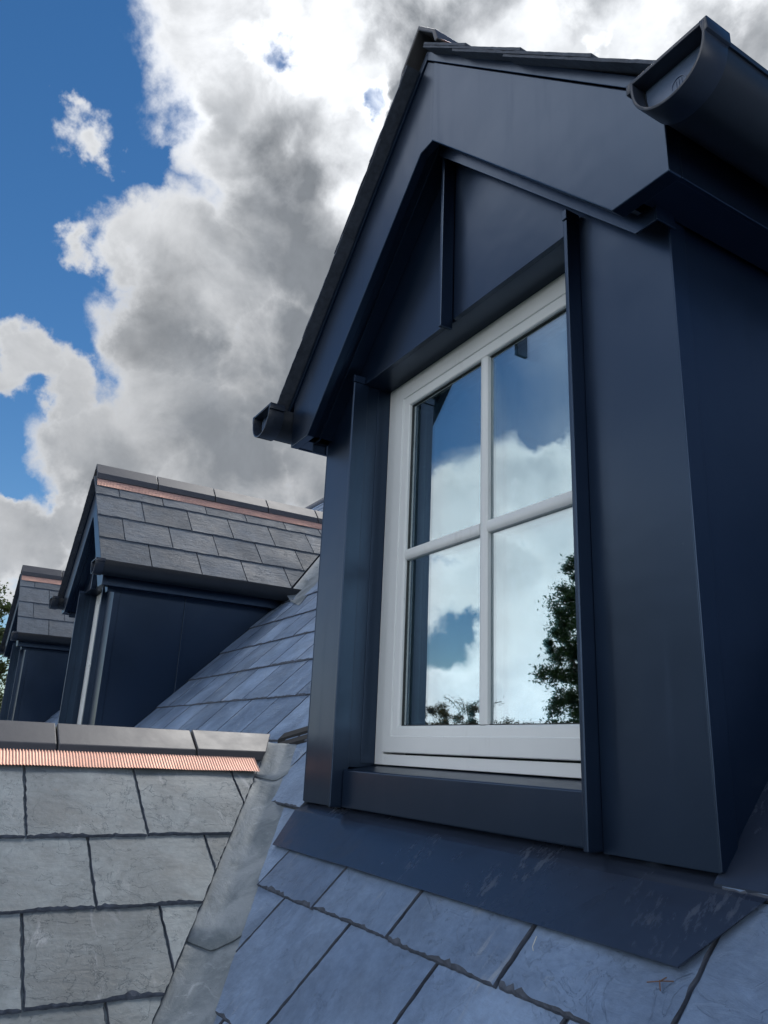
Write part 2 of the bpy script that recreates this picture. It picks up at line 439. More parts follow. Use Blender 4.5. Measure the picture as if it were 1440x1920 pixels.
def slate_mesh(poly, gauge, t, step, chip, seed):
    """poly in (u, s), s=0 at the tail; lower rim ragged and chipped, plate tilted so that it lies on the course below"""
    r = random.Random(seed)
    if sum(poly[i][0] * poly[(i + 1) % len(poly)][1] - poly[(i + 1) % len(poly)][0] * poly[i][1] for i in range(len(poly))) < 0:
        poly = poly[::-1]
    smin = min(p[1] for p in poly)
    ring = []
    for i in range(len(poly)):
        p, q = poly[i], poly[(i + 1) % len(poly)]
        L = math.hypot(q[0] - p[0], q[1] - p[1])
        if L < 1e-5:
            continue
        nx, ny = (q[1] - p[1]) / L, -(q[0] - p[0]) / L      # outward
        tail = ny < -.8
        head = ny > .8
        k = 1 if head else max(1, int(L / (step if tail else step * 1.6)))
        for a in range(k):
            f = a / k
            ring.append((p[0] + (q[0] - p[0]) * f, p[1] + (q[1] - p[1]) * f, nx, ny, tail, head, a == 0))
    H = lambda s: 3 * t - (s) * t / gauge
    vt, vb = [], []
    ph = r.random() * 50
    for (u, s, nx, ny, tail, head, corner) in ring:
        w_ = min(1.25, max(.05, mnoise.noise((u * 11 + ph, s * 11, ph)) * 1.1 + .42 + .5 * mnoise.noise((u * 47 + ph, s * 47, ph))))
        j = (r.random() - .5) * chip * .35
        inset = (chip * (.22 + 1.45 * w_ * r.uniform(.45, 1.35)) if tail else (chip * .32 * (r.random() + .25) if not head else 0))
        if corner:
            inset *= .8
        ux, sx = u + nx * j, s + ny * j
        vb.append((ux, sx, H(s) - t))
        vt.append((ux - nx * inset, sx - ny * inset, H(s)))
    n = len(ring)
    vm = [(a[0] * .75 + b[0] * .25, a[1] * .75 + b[1] * .25, b[2] - t * .5 * r.uniform(.6, 1.1)) for a, b in zip(vb, vt)]
    V = vt + vm + vb
    Fc = [tuple(range(n))]
    for i in range(n):
        k = (i + 1) % n
        Fc.append((i, n + i, n + k, k)); Fc.append((n + i, 2 * n + i, 2 * n + k, n + k))
    Fc.append(tuple(2 * n + i for i in reversed(range(n))))
    return V, Fc


def to_mesh(name, V, Fc):
    me = bpy.data.meshes.new(name); me.from_pydata(V, [], Fc); me.validate(); me.update()
    return me


def frame4(o, u, s, n):
    return Matrix(((u[0], s[0], n[0], o[0]), (u[1], s[1], n[1], o[1]), (u[2], s[2], n[2], o[2]), (0, 0, 0, 1)))


class Slope:
    """a slated plane: origin o (on the deck), u across, s up the slope"""
    def __init__(self, o, u, s):
        self.o = Vector(o); self.u = Vector(u); self.s = Vector(s).normalized(); self.n = self.u.cross(self.s)
        self.share = {}

    def lay(self, rows, cols_of, width, gauge, t, planes, mat_, parent, visible, proot, step=.012, chip=.006, mass_name='slate', head=None, jgap=.0026):
        """rows: s of each tail; cols_of(i): list of joint u; planes: half-planes (nu, ns, d) in slope coordinates"""
        mv, mf = [], []
        for i, s0 in enumerate(rows):
            js = cols_of(i)
            for j in range(len(js) - 1):
                u0, u1 = js[j] + jgap, js[j + 1] - jgap
                L = gauge * 2 + .07
                top = s0 + L if head is None else min(s0 + L, head)
                if top - s0 < .03:
                    continue
                ds = R_.uniform(-.0025, .0025)
                rect = [(u0, s0 + ds), (u1, s0 + ds), (u1, top), (u0, top)]
                poly = rect
                for (a, b, d) in planes(i):
                    poly = clip(poly, (a, b), d)
                    if len(poly) < 3:
                        break
                if len(poly) < 3 or area(poly) < .0012:
                    continue
                cu, cs = (u0 + u1) / 2, s0 + ds
                vis = visible(cu, s0)
                loc = [(p[0] - cu, p[1] - cs) for p in poly]
                uncut = len(poly) == 4 and abs(area(poly) - area(rect)) < 1e-7
                seed = R_.randrange(10 ** 6)
                if vis:
                    key = (round(u1 - u0, 3), round(top - s0, 3), seed % 9)
                    if uncut and key in self.share:
                        me = self.share[key]
                    else:
                        V, Fc = slate_mesh(loc, gauge, t, step, chip, seed)
                        me = to_mesh('slate', V, Fc); me.materials.append(mat_); me.materials.append(SLATE_EDGE)
                        for pg in me.polygons:
                            pg.material_index = 0 if pg.index == 0 else 1
                        if uncut:
                            self.share[key] = me
                    p0 = self.o + self.u * cu + self.s * cs - Vector(proot)
                    M = frame4(p0, self.u, self.s, self.n) @ Matrix.Rotation(R_.uniform(-.004, .004), 4, 'Z')
                    M = M @ Matrix.Translation((0, 0, R_.uniform(0, .0012)))
                    link('slate', me, None, parent, M)
                else:
                    V, Fc = slate_mesh(loc, gauge, t, .3, chip * .5, seed)
                    b = len(mv); org = self.o + self.u * cu + self.s * cs - Vector(proot)
                    mv += [org + self.u * q[0] + self.s * q[1] + self.n * q[2] for q in V]
                    mf += [tuple(b + k for k in q) for q in Fc]
        if mv:
            me = to_mesh(mass_name, mv, mf); o = link(mass_name, me, mat_, parent); o['kind'] = 'stuff'


S2 = math.sqrt(.5)
K = -1.175                      # main roof deck: z = y + K
EAVE_Y, RIDGE_Y = -1.0, 4.55
CX = [-1.405, -5.705, -9.905]   # centres of the three dormers
GROUND_Z = -6.2

# ------------------------------------------------------------------ ground
g = MB(); g.v = [(-900, -900, GROUND_Z), (900, -900, GROUND_Z), (900, 900, GROUND_Z), (-900, 900, GROUND_Z)]; g.f = [(0, 1, 2, 3)]
go = g.build('ground', GRASS); go['kind'] = 'structure'

# ------------------------------------------------------------------ main house roof
HX0, HX1 = -13.5, 3.0
house = empty('house', (-5, 2, GROUND_Z), 'main house roof of blue-grey slates that carries the row of dark dormers', 'house')
HO = Vector((-5, 2, GROUND_Z))
WXR0 = -2.57; WT = math.tan(rad(33.7)); WC = -1.715     # wing deck: z = WC - WT * x
def main_strip(mb, x0, x1, y0, y1, th=.03):
    mb.prism([(y0, y0 + K), (y1, y1 + K), (y1, y1 + K - th), (y0, y0 + K - th)], 'x', x0, x1)
deck = MB(); xs = [HX0]
for cx in reversed(CX):
    xs += [cx - .64, cx + .64]
xs.append(HX1)
for i in range(len(xs) - 1):
    if i % 2 == 0:
        main_strip(deck, xs[i], xs[i + 1], EAVE_Y, RIDGE_Y)
    else:
        main_strip(deck, xs[i], xs[i + 1], EAVE_Y, 1.05); main_strip(deck, xs[i], xs[i + 1], 2.6, RIDGE_Y)
deck.prism([(RIDGE_Y, RIDGE_Y + K), (2 * RIDGE_Y - EAVE_Y, EAVE_Y + K), (2 * RIDGE_Y - EAVE_Y, EAVE_Y + K - .03), (RIDGE_Y, RIDGE_Y + K - .03)], 'x', HX0, HX1)
deck.build('roof_deck', BATTEN, house, HO)
wl = MB()
wl.box(HX0 + .1, HX1 - .1, EAVE_Y + .35, EAVE_Y + .6, GROUND_Z, EAVE_Y + K + .2)
wl.box(HX0 + .1, HX1 - .1, 2 * RIDGE_Y - EAVE_Y - .6, 2 * RIDGE_Y - EAVE_Y - .35, GROUND_Z, EAVE_Y + K + .2)
for x0, x1 in ((HX0 + .1, HX0 + .35), (HX1 - .35, HX1 - .1)):
    wl.prism([(EAVE_Y + .6, GROUND_Z), (2 * RIDGE_Y - EAVE_Y - .6, GROUND_Z), (2 * RIDGE_Y - EAVE_Y - .6, EAVE_Y + K + .4), (RIDGE_Y, RIDGE_Y + K - .1), (EAVE_Y + .6, EAVE_Y + K + .4)], 'x', x0, x1)
wl.build('wall', BRICK, house, HO)

MAIN = Slope((0, 0, K), (1, 0, 0), (0, S2, S2))
S_ = lambda y: y / S2            # slope coordinate of a y station (s=0 at y=0)
rows_y = [.101, .286, .470, .655, .838, 1.003, 1.186, 1.369, 1.555, 1.745, 1.935, 2.125, 2.315]
while rows_y[-1] < RIDGE_Y - .25:
    rows_y.append(rows_y[-1] + .187)
rows_y = [.101 - .185 * k for k in range(5, 0, -1)] + rows_y
MG = .262
def main_cols(i):
    off = -1.019 + (0 if i % 2 == 1 else -.152) + (0.0 if i < 12 else .03)
    jit = random.Random(i * 31 + 5)
    a = []
    x = off - .302 * 41
    while x < HX1:
        if x > HX0:
            a.append(x + jit.uniform(-.006, .006))
        x += .302
    return [HX0] + a + [HX1]
# valley between main roof and wing: y - 1.175 = WC - WT x
def x_valley(y):
    return (WC - (y + K)) / WT
def main_planes_for(side):
    return None
def lay_main():
    VN = 1 / math.hypot(WT, S2)
    # main slates stay right of the valley by a margin (x >= x_valley + m)  ->  -WT x - S2 s <= -(WC - K) - m WT
    for i, y0 in enumerate(rows_y):
        pass
    def planes(i):
        return [(-WT, -S2, -(WC - K) - .13 * WT)]
    def in_dormer(u, s):
        y = s * S2
        return any(abs(u - c) < .66 and .93 < y < 3.3 for c in CX)
    def vis(u, s):
        y = s * S2
        if y < 1.02:
            return u > -2.75 and u < .35 and y > .25
        if y < 1.3 and -.8 < u < .3:
            return True
        return 1.1 < y < 2.75 and -5.3 < u < -1.95
    # split the joints so that a slate is trimmed where a dormer stands
    segs = []
    for i, y0 in enumerate(rows_y):
        js = main_cols(i)
        segs.append(js)
    def lay_between(x0, x1, ylo, yhi, hd=None, left=False):
        def cols(i):
            js = [x for x in segs[i0 + i] if x0 + .02 < x < x1 - .02]
            return [x0] + js + [x1]
        idx = [i for i, y0 in enumerate(rows_y) if ylo <= y0 < yhi]
        if not idx:
            return
        i0 = idx[0]
        def planes2(i):
            pl = [(-WT, -S2, -(WC - K) - .13 * WT)] if not left and x0 > -3.7 and rows_y[i0 + i] < 1.15 else []
            if left:
                pl.append((WT, -S2, WT * 2 * WXR0 - (WC - K) - .13 * WT))
            for c in CX:           # trim along the dormer roof valleys: y + 1.02|dx| <= 3.02 ... keep outside
                pass
            return pl
        MAIN.lay([S_(rows_y[i]) for i in idx], cols, .302, MG, .0074, planes2, SLATE, house, vis, HO, step=.009, chip=.0066, mass_name='slate', head=S_(hd) if hd else S_(RIDGE_Y) - .02, jgap=.0033)
    dx = .70
    e = [HX0, CX[2] - .665, CX[2] + .665, CX[1] - .665, CX[1] + .665, CX[0] - .665, CX[0] + .665, HX1]
    # below the dormers: full width right of the wing
    lay_between(-3.6, HX1, -2, .99, 1.0)
    # the course the apron slips under, and everything beside the dormers
    for a in (0, 2, 4, 6):
        lo = .99
        lay_between(e[a], e[a + 1], lo, 9)
    for a in (1, 3, 5):
        lay_between(e[a], e[a + 1], 2.3, 9)
    lay_between(HX0, -2.9, -2, .99, None, True)
lay_main()
# black underlay edges that show where the slates stop above the head of the lead valley
for q, (x0, y0, x1, y1, wd2, hh) in enumerate(((-2.66, 1.165, -2.13, 1.265, .022, .040), (-2.64, 1.140, -2.13, 1.236, .020, .034))):
    st_ = MB(); st_.v = [(x0, y0, y0 + K + hh), (x1, y1, y1 + K + hh), (x1, y1 + wd2, y1 + wd2 + K + hh), (x0, y0 + wd2, y0 + wd2 + K + hh),
                         (x0, y0, y0 + K + .004), (x1, y1, y1 + K + .004), (x1, y1 + wd2, y1 + wd2 + K + .004), (x0, y0 + wd2, y0 + wd2 + K + .004)]
    st_.f = [(0, 1, 2, 3), (4, 7, 6, 5), (0, 4, 5, 1), (1, 5, 6, 2), (2, 6, 7, 3), (3, 7, 4, 0)]
    st_.build('underlay_edge', BATTEN, house, HO)

# ridge of the main roof: angular clay tiles with a copper strip under each side
def ridge_profile(a, h0, h1, h2, b):
    """outer profile and the inner one that gives the tile its thickness"""
    out = [(-b, h2), (-a, h1), (0, h0), (a, h1), (b, h2)]
    inn = [(b - .014, h2), (a - .012, h1 - .006), (0, h0 - .018), (-a + .012, h1 - .006), (-b + .014, h2)]
    return out + inn
def rotz90(mb):
    mb.v = [(y, x, z) for x, y, z in mb.v]
zr = RIDGE_Y + K
x = HX0
first = None
while x < HX1 - .05:
    if first is None:
        t_ = MB(); pr = ridge_profile(.082, .05, -.045, -.085, .094)
        t_.prism([(p[0], p[1] ) for p in pr], 'x', .003, .447)
        first = t_.build('ridge_tile', CLAY, house, (0, 0, 0), .004)
        first.location = Vector((x, RIDGE_Y, zr + .03)) - HO
    else:
        o = first.copy(); COL.objects.link(o); o.parent = house; o.location = Vector((x, RIDGE_Y, zr + .03)) - HO
    x += .45


def ribbed_strip(a0, a1, p_top, p_bot, along, amp, pitch, name, parent, off, n_up):
    """copper foil corrugated across its run: ribs run down the slope"""
    V, Fc = [], []
    n = int((a1 - a0) / pitch * 4)
    for i in range(n + 1):
        a = a0 + (a1 - a0) * i / n
        wv = amp * math.sin(2 * math.pi * i / 4 + .6)
        sag = .0016 * math.sin(i * .043) + .001 * math.sin(i * .013)
        for k, p in enumerate((p_top, ((p_top[0] + p_bot[0]) / 2, (p_top[1] + p_bot[1]) / 2), p_bot)):
            q = (p[0] + n_up[0] * (wv + .002), p[1] + n_up[1] * (wv + .002))
            if k == 2:
                q = (q[0] + n_up[0] * sag + (p_bot[0] - p_top[0]) * sag * 6, q[1] + n_up[1] * sag + (p_bot[1] - p_top[1]) * sag * 6)
            V.append((q[0] - off[0], a - off[1], q[1] - off[2]))
    for i in range(n):
        for k in range(2):
            b = i * 3 + k
            Fc.append((b, b + 3, b + 4, b + 1))
    me = to_mesh(name, V, Fc)
    for p in me.polygons:
        p.use_smooth = True
    return link(name, me, COPPER, parent)


# ------------------------------------------------------------------ front wing of the house
wing = empty('roof_wing', (-2.57, -1, GROUND_Z), 'lower front wing with pale weathered grey slates, ribbed copper strip and lead valley', 'roof')
WO = Vector((-2.57, -1, GROUND_Z))
WXR = -2.57; WZR = WC - WT * WXR
cw_, sw_ = math.cos(rad(33.7)), math.sin(rad(33.7))
WY0 = -2.6
wd = MB()
XB = -1.15
VY = lambda x: WC - WT * x - K            # y of the valley at x on the right slope
wd.v = [(WXR, WY0, WZR), (XB, WY0, WC - WT * XB), (XB, VY(XB), WC - WT * XB), (WXR, VY(WXR) , WZR),
        (2 * WXR - XB, WY0, WC - WT * XB), (2 * WXR - XB, VY(XB), WC - WT * XB)]
wd.f = [(0, 1, 2, 3), (0, 3, 5, 4)]
me = bpy.data.meshes.new('roof_deck'); me.from_pydata([tuple(Vector(p) - WO) for p in wd.v], [], wd.f)
link('roof_deck', me, BATTEN, wing)
ww = MB()
ww.prism([(2 * WXR - XB + .15, GROUND_Z), (XB - .15, GROUND_Z), (XB - .15, WC - WT * XB + .05), (WXR, WZR - .05), (2 * WXR - XB + .15, WC - WT * XB + .05)], 'y', WY0 + .2, WY0 + .45)
ww.box(XB - .4, XB - .15, WY0 + .45, .1, GROUND_Z, WC - WT * XB - .02)
ww.box(2 * WXR - XB + .15, 2 * WXR - XB + .4, WY0 + .45, .1, GROUND_Z, WC - WT * XB - .02)
ww.build('wall', BRICK, wing, WO)
WR = Slope((WXR, 0, WZR), (0, 1, 0), (-cw_, 0, sw_))
WL = Slope((WXR, 0, WZR), (0, -1, 0), (cw_, 0, sw_))
tails = [(xx - WXR) / cw_ for xx in (-2.197, -2.0, -1.80, -1.60, -1.40, -1.20)]
def wing_cols(i):
    off = [.307, .458, .300, .452, .303, .455][i]
    jit = random.Random(i * 17 + 3)
    a = [off + .302 * k + jit.uniform(-.004, .004) for k in range(-10, 8)]
    return a
# cut line along the valley: y <= VY(x) - margin ; x = WXR - cw s
cut_m = .086
def wing_planes(i):
    # u - (WC - K - WT*(WXR - cw*s)) <= -m
    return [(1.0, -WT * cw_, WC - K - WT * WXR - cut_m)]
WR.lay([-t for t in tails], wing_cols, .302, .2385, .0072, wing_planes, SLATE_OLD, wing, lambda u, s: u > -.02 and s > -1.22, WO, step=.008, chip=.0068, head=-.03, jgap=.0023)
WL.lay([-t for t in tails], lambda i: [-1.1 + .302 * k + (.15 if i % 2 else 0) for k in range(0, 12)], .302, .2385, .0085, lambda i: [(-1, 0, 1.0)], SLATE_OLD, wing, lambda u, s: False, WO, head=-.03)
# ridge tiles
pr = [(-.098, -.088), (-.086, -.060), (0, 0), (.086, -.060), (.098, -.088), (.082, -.088), (.072, -.066), (0, -.018), (-.072, -.066), (-.082, -.088)]
ys = [-2.6 + .417 * k for k in range(0, 8)]
ys = [.397 - .417 * k for k in range(7, -1, -1)] + [.814]
for a, y0 in enumerate(ys):
    y1 = y0 + .414 if a < len(ys) - 1 else 1.098
    t_ = MB(); t_.prism(pr, 'y', y0 + .002, y1)
    if a == len(ys) - 1:           # the last one is cut to lie against the main roof
        t_.v = [(p[0], p[1] + (1.03 - 1.098) * min(1, -p[2] / .085) if p[1] > 1.0 else p[1], p[2]) for p in t_.v]
    o = t_.build('ridge_tile', CLAY, wing, (0, 0, 0), .0035)
    o.location = Vector((WXR, R_.uniform(-.001, .001), .045 + R_.uniform(-.0012, .0012))) - WO
    o.rotation_euler.z = R_.uniform(-.003, .003)
hw = .024
def wp(x, h):       # point of the right wing slope at x, h above the deck
    return (x + sw_ * h, WC - WT * x + cw_ * h)
ribbed_strip(-2.5, 1.005, wp(-2.490, .022), wp(-2.430, .0225), 'y', .0019, .0084, 'ridge_strip', wing, WO, (sw_, cw_))
# lead valley: a shallow trough in four lapped lengths
def lead_piece(t0, t1, lift, name, parent):
    """t: x station along the valley line"""
    V, Fc = [], []
    NA, NB_ = 14, 13
    dv = Vector((1, -WT, -WT)).normalized()         # down the valley
    up_m = Vector((0, -S2, S2)); up_w = Vector((sw_, 0, cw_))
    am = (Vector((1, 0, 0)) - dv * dv.x).normalized()
    am = up_m.cross(dv); am = am if am.x > 0 else -am       # in the main plane, away from the valley
    aw = up_w.cross(dv); aw = aw if aw.x < 0 else -aw       # in the wing plane, away from the valley
    r = random.Random(int(t0 * 1000))
    for i in range(NA + 1):
        x = t0 + (t1 - t0) * i / NA
        base = Vector((x, VY(x), WC - WT * x))
        for j in range(NB_ + 1):
            q = (j / NB_) * 2 - 1
            wgt = abs(q)
            if q < 0:
                p = base + aw * (.105 * wgt) + up_w * .006
            else:
                p = base + am * (.155 * wgt) + up_m * .006
            rnd = math.exp(-(q / .42) ** 2)
            p += (up_m + up_w).normalized() * (.019 * rnd + lift * (i / NA) + .0035 * mnoise.noise((x * 9, q * 3, lift * 90)) )
            if i == NA:
                p += dv * (.022 * rnd + .006 * mnoise.noise((q * 4, t0, 1)))
            V.append(p - WO)
    W_ = NB_ + 1
    for i in range(NA):
        for j in range(NB_):
            b = i * W_ + j
            Fc.append((b, b + W_, b + W_ + 1, b + 1))
    me = to_mesh(name, V, Fc)
    bm = bmesh.new(); bm.from_mesh(me); bmesh.ops.recalc_face_normals(bm, faces=bm.faces)
    if sum(f.normal.z for f in bm.faces) < 0:
        bmesh.ops.reverse_faces(bm, faces=bm.faces)
    bmesh.ops.solidify(bm, geom=bm.faces[:], thickness=.003)
    bm.to_mesh(me); bm.free()
    for p in me.polygons:
        p.use_smooth = True
    return link(name, me, LEAD, parent)
st = [(-2.56, -2.40), (-2.43, -1.885), (-1.93, -1.38), (-1.42, -1.05)]
for k, (a, b) in enumerate(st):
    lead_piece(a, b, .004 if k < 3 else .002, 'valley_lead', wing)

# ------------------------------------------------------------------ dormers
def dormer(cx, label, detail):
    ROOT = Vector((cx, 1.0, -.155))
    root = empty('dormer', ROOT, label, 'dormer', 'dark metal-clad dormers along the main roof')
    OFF = (0, 1.0, -.155)
    DZ = 1.02                      # roof pitch dz/dx
    def bld(mb, name, m, bevel=.0015, parent=root, smooth=False, segs=2):
        return mb.build(name, m, parent, OFF if parent is root else OFF, bevel, smooth, segs)
    # gable panels either side of the centre seam
    for s in (-1, 1):
        p = MB().prism([(s * .0065, 1.057), (s * .60, 1.057), (s * .60, 1.20), (s * .0065, 1.80)], 'y', 1.0005, 1.012)
        bld(p, 'gable_panel', METAL, .001)
    bld(MB().box(-.006, .006, .963, 1.0, 1.027, 1.62), 'standing_seam', METAL, .002)
    bld(MB().box(-.448, .448, 1.0125, 1.19, 1.058, 1.068), 'head_lining', METAL, .001)
    for s in (-1, 1):
        a, b = s * .449, s * .662
        m_ = MB().box(min(a, b), max(a, b), .997, 1.009, -.139, 1.062 if s > 0 else 1.062)
        c, d = s * .6622, s * .6652
        m_.box(min(c, d), max(c, d), .996, 1.036, -.137, .932)
        bld(m_, 'corner_post', METAL, .001)
        a, b = s * .4385, s * .4485
        bld(MB().box(min(a, b), max(a, b), .963, 1.012, -.137, 1.055), 'standing_seam', METAL, .002)
        # small cap piece that closes the top of the seam
        bld(MB().box(min(a, b) - .0015, max(a, b) + .0015, .961, .9985, 1.056, 1.078), 'seam_cap', METAL, .001)
        a, b = s * .4465, s * .456
        r_ = MB().box(min(a, b), max(a, b), 1.0125, 1.19, -.04, 1.0575)
        a, b = s * .4445, s * .4464
        r_.box(min(a, b), max(a, b), 1.050, 1.19, -.03, 1.0575)
        bld(r_, 'reveal_lining', METAL, .0008)
        # cheeks: panels cut to the main roof, folded seam between them
        lo = lambda y: y + K + .012
        x0, x1 = s * .648, s * .6605
        for (ya, yb) in ((1.037, 1.4585), (1.4715, 2.12)):
            zt = .935
            poly = [(ya, lo(ya)), (yb, lo(yb)), (yb, zt), (ya, zt)] if lo(yb) < zt else [(ya, lo(ya)), (zt - K - .012, zt), (ya, zt)]
            bld(MB().prism(poly, 'x', min(x0, x1), max(x0, x1)), 'cheek_panel', METAL, .0008)
        xa, xb = s * .648, s * .672
        bld(MB().prism([(1.459, lo(1.459)), (1.471, lo(1.471)), (1.471, .93), (1.459, .93)], 'x', min(xa, xb), max(xa, xb)), 'standing_seam', METAL, .001)
        # dark strip along the foot of the cheek, widened on the nearest dormer's right
        V = []
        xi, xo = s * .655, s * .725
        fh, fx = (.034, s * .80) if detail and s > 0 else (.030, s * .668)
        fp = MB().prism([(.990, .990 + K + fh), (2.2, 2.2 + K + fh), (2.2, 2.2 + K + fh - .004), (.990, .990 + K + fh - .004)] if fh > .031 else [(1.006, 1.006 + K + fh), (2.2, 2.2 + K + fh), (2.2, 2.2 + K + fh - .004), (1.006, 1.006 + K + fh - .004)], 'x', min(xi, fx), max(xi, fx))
        bld(fp, 'cheek_strip', FLASH, 0)
    # sill
    bld(MB().prism([(.9955, -.137), (1.12, -.137), (1.12, -.030), (.9955, -.046)], 'x', -.4375, .4375), 'window_sill', METAL, .0035, segs=3)
    # bargeboards; the right one laps the left just beyond the apex
    lb = [(-.746, .927), (-.746, 1.081), (0.0, 1.844), (.033, 1.810), (.033, 1.546), (-.022, 1.546), (-.623, .929)]
    rb = [(.0385, 1.540), (.623, .928), (.746, .926), (.746, 1.081), (.0385, 1.804)]
    bld(MB().prism(lb, 'y', .904, .93), 'bargeboard', METAL, .0025, segs=3)
    bld(MB().prism(rb, 'y', .898, .93), 'bargeboard', METAL, .0025, segs=3)
    for s in (-1, 1):
        pts = [(s * .001, 1.8465), (s * .80, 1.8465 - .816), (s * .80, 1.8465 - .816 + .030), (s * .001, 1.878)]
        bld(MB().prism(pts, 'y', .8995, .93), 'verge_trim', METAL, .0012)
        # sloping soffit behind the board
        pts = [(s * .001, 1.585), (s * .640, .938), (s * .640, .950), (s * .001, 1.60)]
        bld(MB().prism(pts, 'y', .931, 1.0), 'soffit', METAL, 0)
        tz = 0 if s > 0 else .026
        pts = [(s * .001, 1.545 + tz), (s * .628, .900 + tz), (s * .672, .900 + tz), (s * .672, .934), (s * .636, .934), (s * .001, 1.583)]
        bld(MB().prism(pts, 'y', .950, .9535), 'soffit_trim', METAL, .0008)
        bld(MB().box(min(s * .6725, s * .676), max(s * .6725, s * .676), .950, .998, .901, .934), 'soffit_trim', METAL, .0006)
        # boxed eaves
        a, b = s * .6665, s * .736
        yb = .925 - K - .012
        bld(MB().box(min(a, b), max(a, b), .9305, yb, .929, .937), 'eave_soffit', METAL, .0008)
        a, b = s * .7365, s * .746
        bld(MB().prism([(.9305, .927), (yb, .927), (yb + .15, 1.078), (.9305, 1.078)], 'x', min(a, b), max(a, b)), 'fascia', METAL, .0012)
        # roof deck under the slates
        q = lambda d: (s * d, 1.872 - DZ * d)
        yv = lambda d: 1.872 - DZ * d - K
        V = [(s * .002, .92, 1.870), (s * .79, .92, 1.872 - DZ * .79), (s * .79, yv(.79), 1.872 - DZ * .79), (s * .002, yv(.002), 1.870)]
        me = bpy.data.meshes.new('roof_deck'); me.from_pydata([(p[0], p[1] - 1.0, p[2] + .155) for p in V], [], [(0, 1, 2, 3)])
        link('roof_deck', me, BATTEN, root)
        # slates
        sv = Vector((-s, 0, DZ)).normalized()
        sl = Slope((0, 0, 1.872), (0, 1, 0) if s > 0 else (0, -1, 0), sv)
        cs = 1 / math.hypot(1, DZ)
        rows = [-(d / cs) for d in (.812, .615, .42, .222)]
        us = 1 if s > 0 else -1
        def cols(i, us=us):
            st_ = .858 + (.325 if i % 2 == 0 else .16)
            a = [.858] + [st_ + .325 * k for k in range(0, 8)]
            a = [v for v in a if v < 3.3]
            jit = random.Random(i + int(cx * 10)); a = [a[0]] + [v + jit.uniform(-.006, .006) for v in a[1:]]
            return a if us > 0 else [-v for v in reversed(a)]
        # valley cut: y <= 1.872 - DZ d - K - .05, d = -cs*s
        pl = lambda i, us=us: [(us * 1.0, -DZ * cs, 1.872 - K - .085)]
        near_verge = (lambda u, s_: True) if s > 0 else (lambda u, s_: abs(u) < 1.08)
        sl.lay(rows, cols, .325, .279, .0065, pl, SLATE_MID, root, near_verge, ROOT - Vector((cx, 0, 0)), step=.012, chip=.005, head=-.05)
        # valley gutter of lead between dormer and main roof
        V, Fc = [], []
        for k in range(13):
            d = .0 + .93 * k / 12
            y = yv(d)
            base = Vector((s * d, y, y + K + .030))
            out = Vector((s * 1.0, -.25, -.25)).normalized()
            upn = Vector((0, -S2, S2))
            V += [base + Vector((s * -.06, 0, .050)), base + Vector((s * .012, 0, 0)), base + out * .16 + upn * .004, base + out * .36 + upn * (.000 + .002 * math.sin(k * 1.7))]
        for k in range(12):
            for j in range(3):
                b = k * 4 + j
                Fc.append((b, b + 4, b + 5, b + 1))
        me = to_mesh('valley_lead', [(p[0], p[1] - 1.0, p[2] + .155) for p in V], Fc)
        for p in me.polygons:
            p.use_smooth = True
        link('valley_lead', me, LEAD, root)
        # gutter: a deep half-round trough with rolled front rim
        zg = 1.052; xin = .7475; wd_ = .132
        def prof(off):
            P = []
            for k in range(0, 33):
                a = math.pi * k / 32
                u = .5 - .5 * math.cos(a)
                dd = math.sin(a) ** .75
                P.append((s * (xin + off + u * (wd_ - 2 * off)), zg - (.078 - off) * dd))
            return P
        yend = 2.28
        gm = MB()
        po, pi_ = prof(0), prof(.004)
        loop = po + pi_[::-1]
        gm.prism([(p[0], p[1]) for p in loop], 'y', .845, yend)
        # front rim bead
        xr = xin + wd_
        gm.prism([(s * (xr - .012), zg - .004), (s * (xr + .003), zg - .004), (s * (xr + .003), zg + .006), (s * (xr - .012), zg + .006)], 'y', .846, yend - .001)
        gut = bld(gm, 'gutter', PLASTIC, 0, root, True)
        # stop end: collar, recessed plate, top strap, moulded ring
        gm = MB()
        def prof2(off, z_add=.007):
            P = []
            for k in range(0, 25):
                a = math.pi * k / 24
                u = .5 - .5 * math.cos(a)
                dd = math.sin(a) ** .72
                P.append((s * (xin - .004 + off + u * (wd_ + .010 - 2 * off)), zg + z_add - (.090 - off) * dd))
            return P
        po, pi_ = prof2(0), prof2(.0055)
        gm.prism([(p[0], p[1]) for p in po + pi_[::-1]], 'y', .818, .872)
        gm.prism([(s * (xin - .003), zg + .003), (s * (xr + .009), zg + .003), (s * (xr + .007), zg + .010), (s * (xin - .001), zg + .010)], 'y', .8185, .8715)
        gm.prism([(s * (xr + .0), zg - .016), (s * (xr + .010), zg - .012), (s * (xr + .010), zg + .0105), (s * (xr - .004), zg + .0105)], 'y', .8182, .874)
        gm.prism([(s * (xin - .012), zg - .010), (s * (xin - .0045), zg - .010), (s * (xin - .0005), zg + .0102), (s * (xin - .012), zg + .0102)], 'y', .8184, .870)
        se = bld(gm, 'stop_end', RIM, .0012, gut, True)
        se.matrix_local = Matrix.Identity(4)
        pl_ = MB().prism([(p[0], p[1]) for p in prof2(.007, .004)], 'y', .848, .852)
        # moulded maker's ring and bars on the plate
        cxr, czr = s * (xin + wd_ * .5), zg - .036
        for (r0, r1) in ((.0125, .0145),):
            for k in range(24):
                a0, a1 = 2 * math.pi * k / 24, 2 * math.pi * (k + 1) / 24
                pl_.prism([(cxr + r0 * math.cos(a0), czr + r0 * math.sin(a0)), (cxr + r1 * math.cos(a0), czr + r1 * math.sin(a0)),
                           (cxr + r1 * math.cos(a1), czr + r1 * math.sin(a1)), (cxr + r0 * math.cos(a1), czr + r0 * math.sin(a1))], 'y', .8465, .8485)
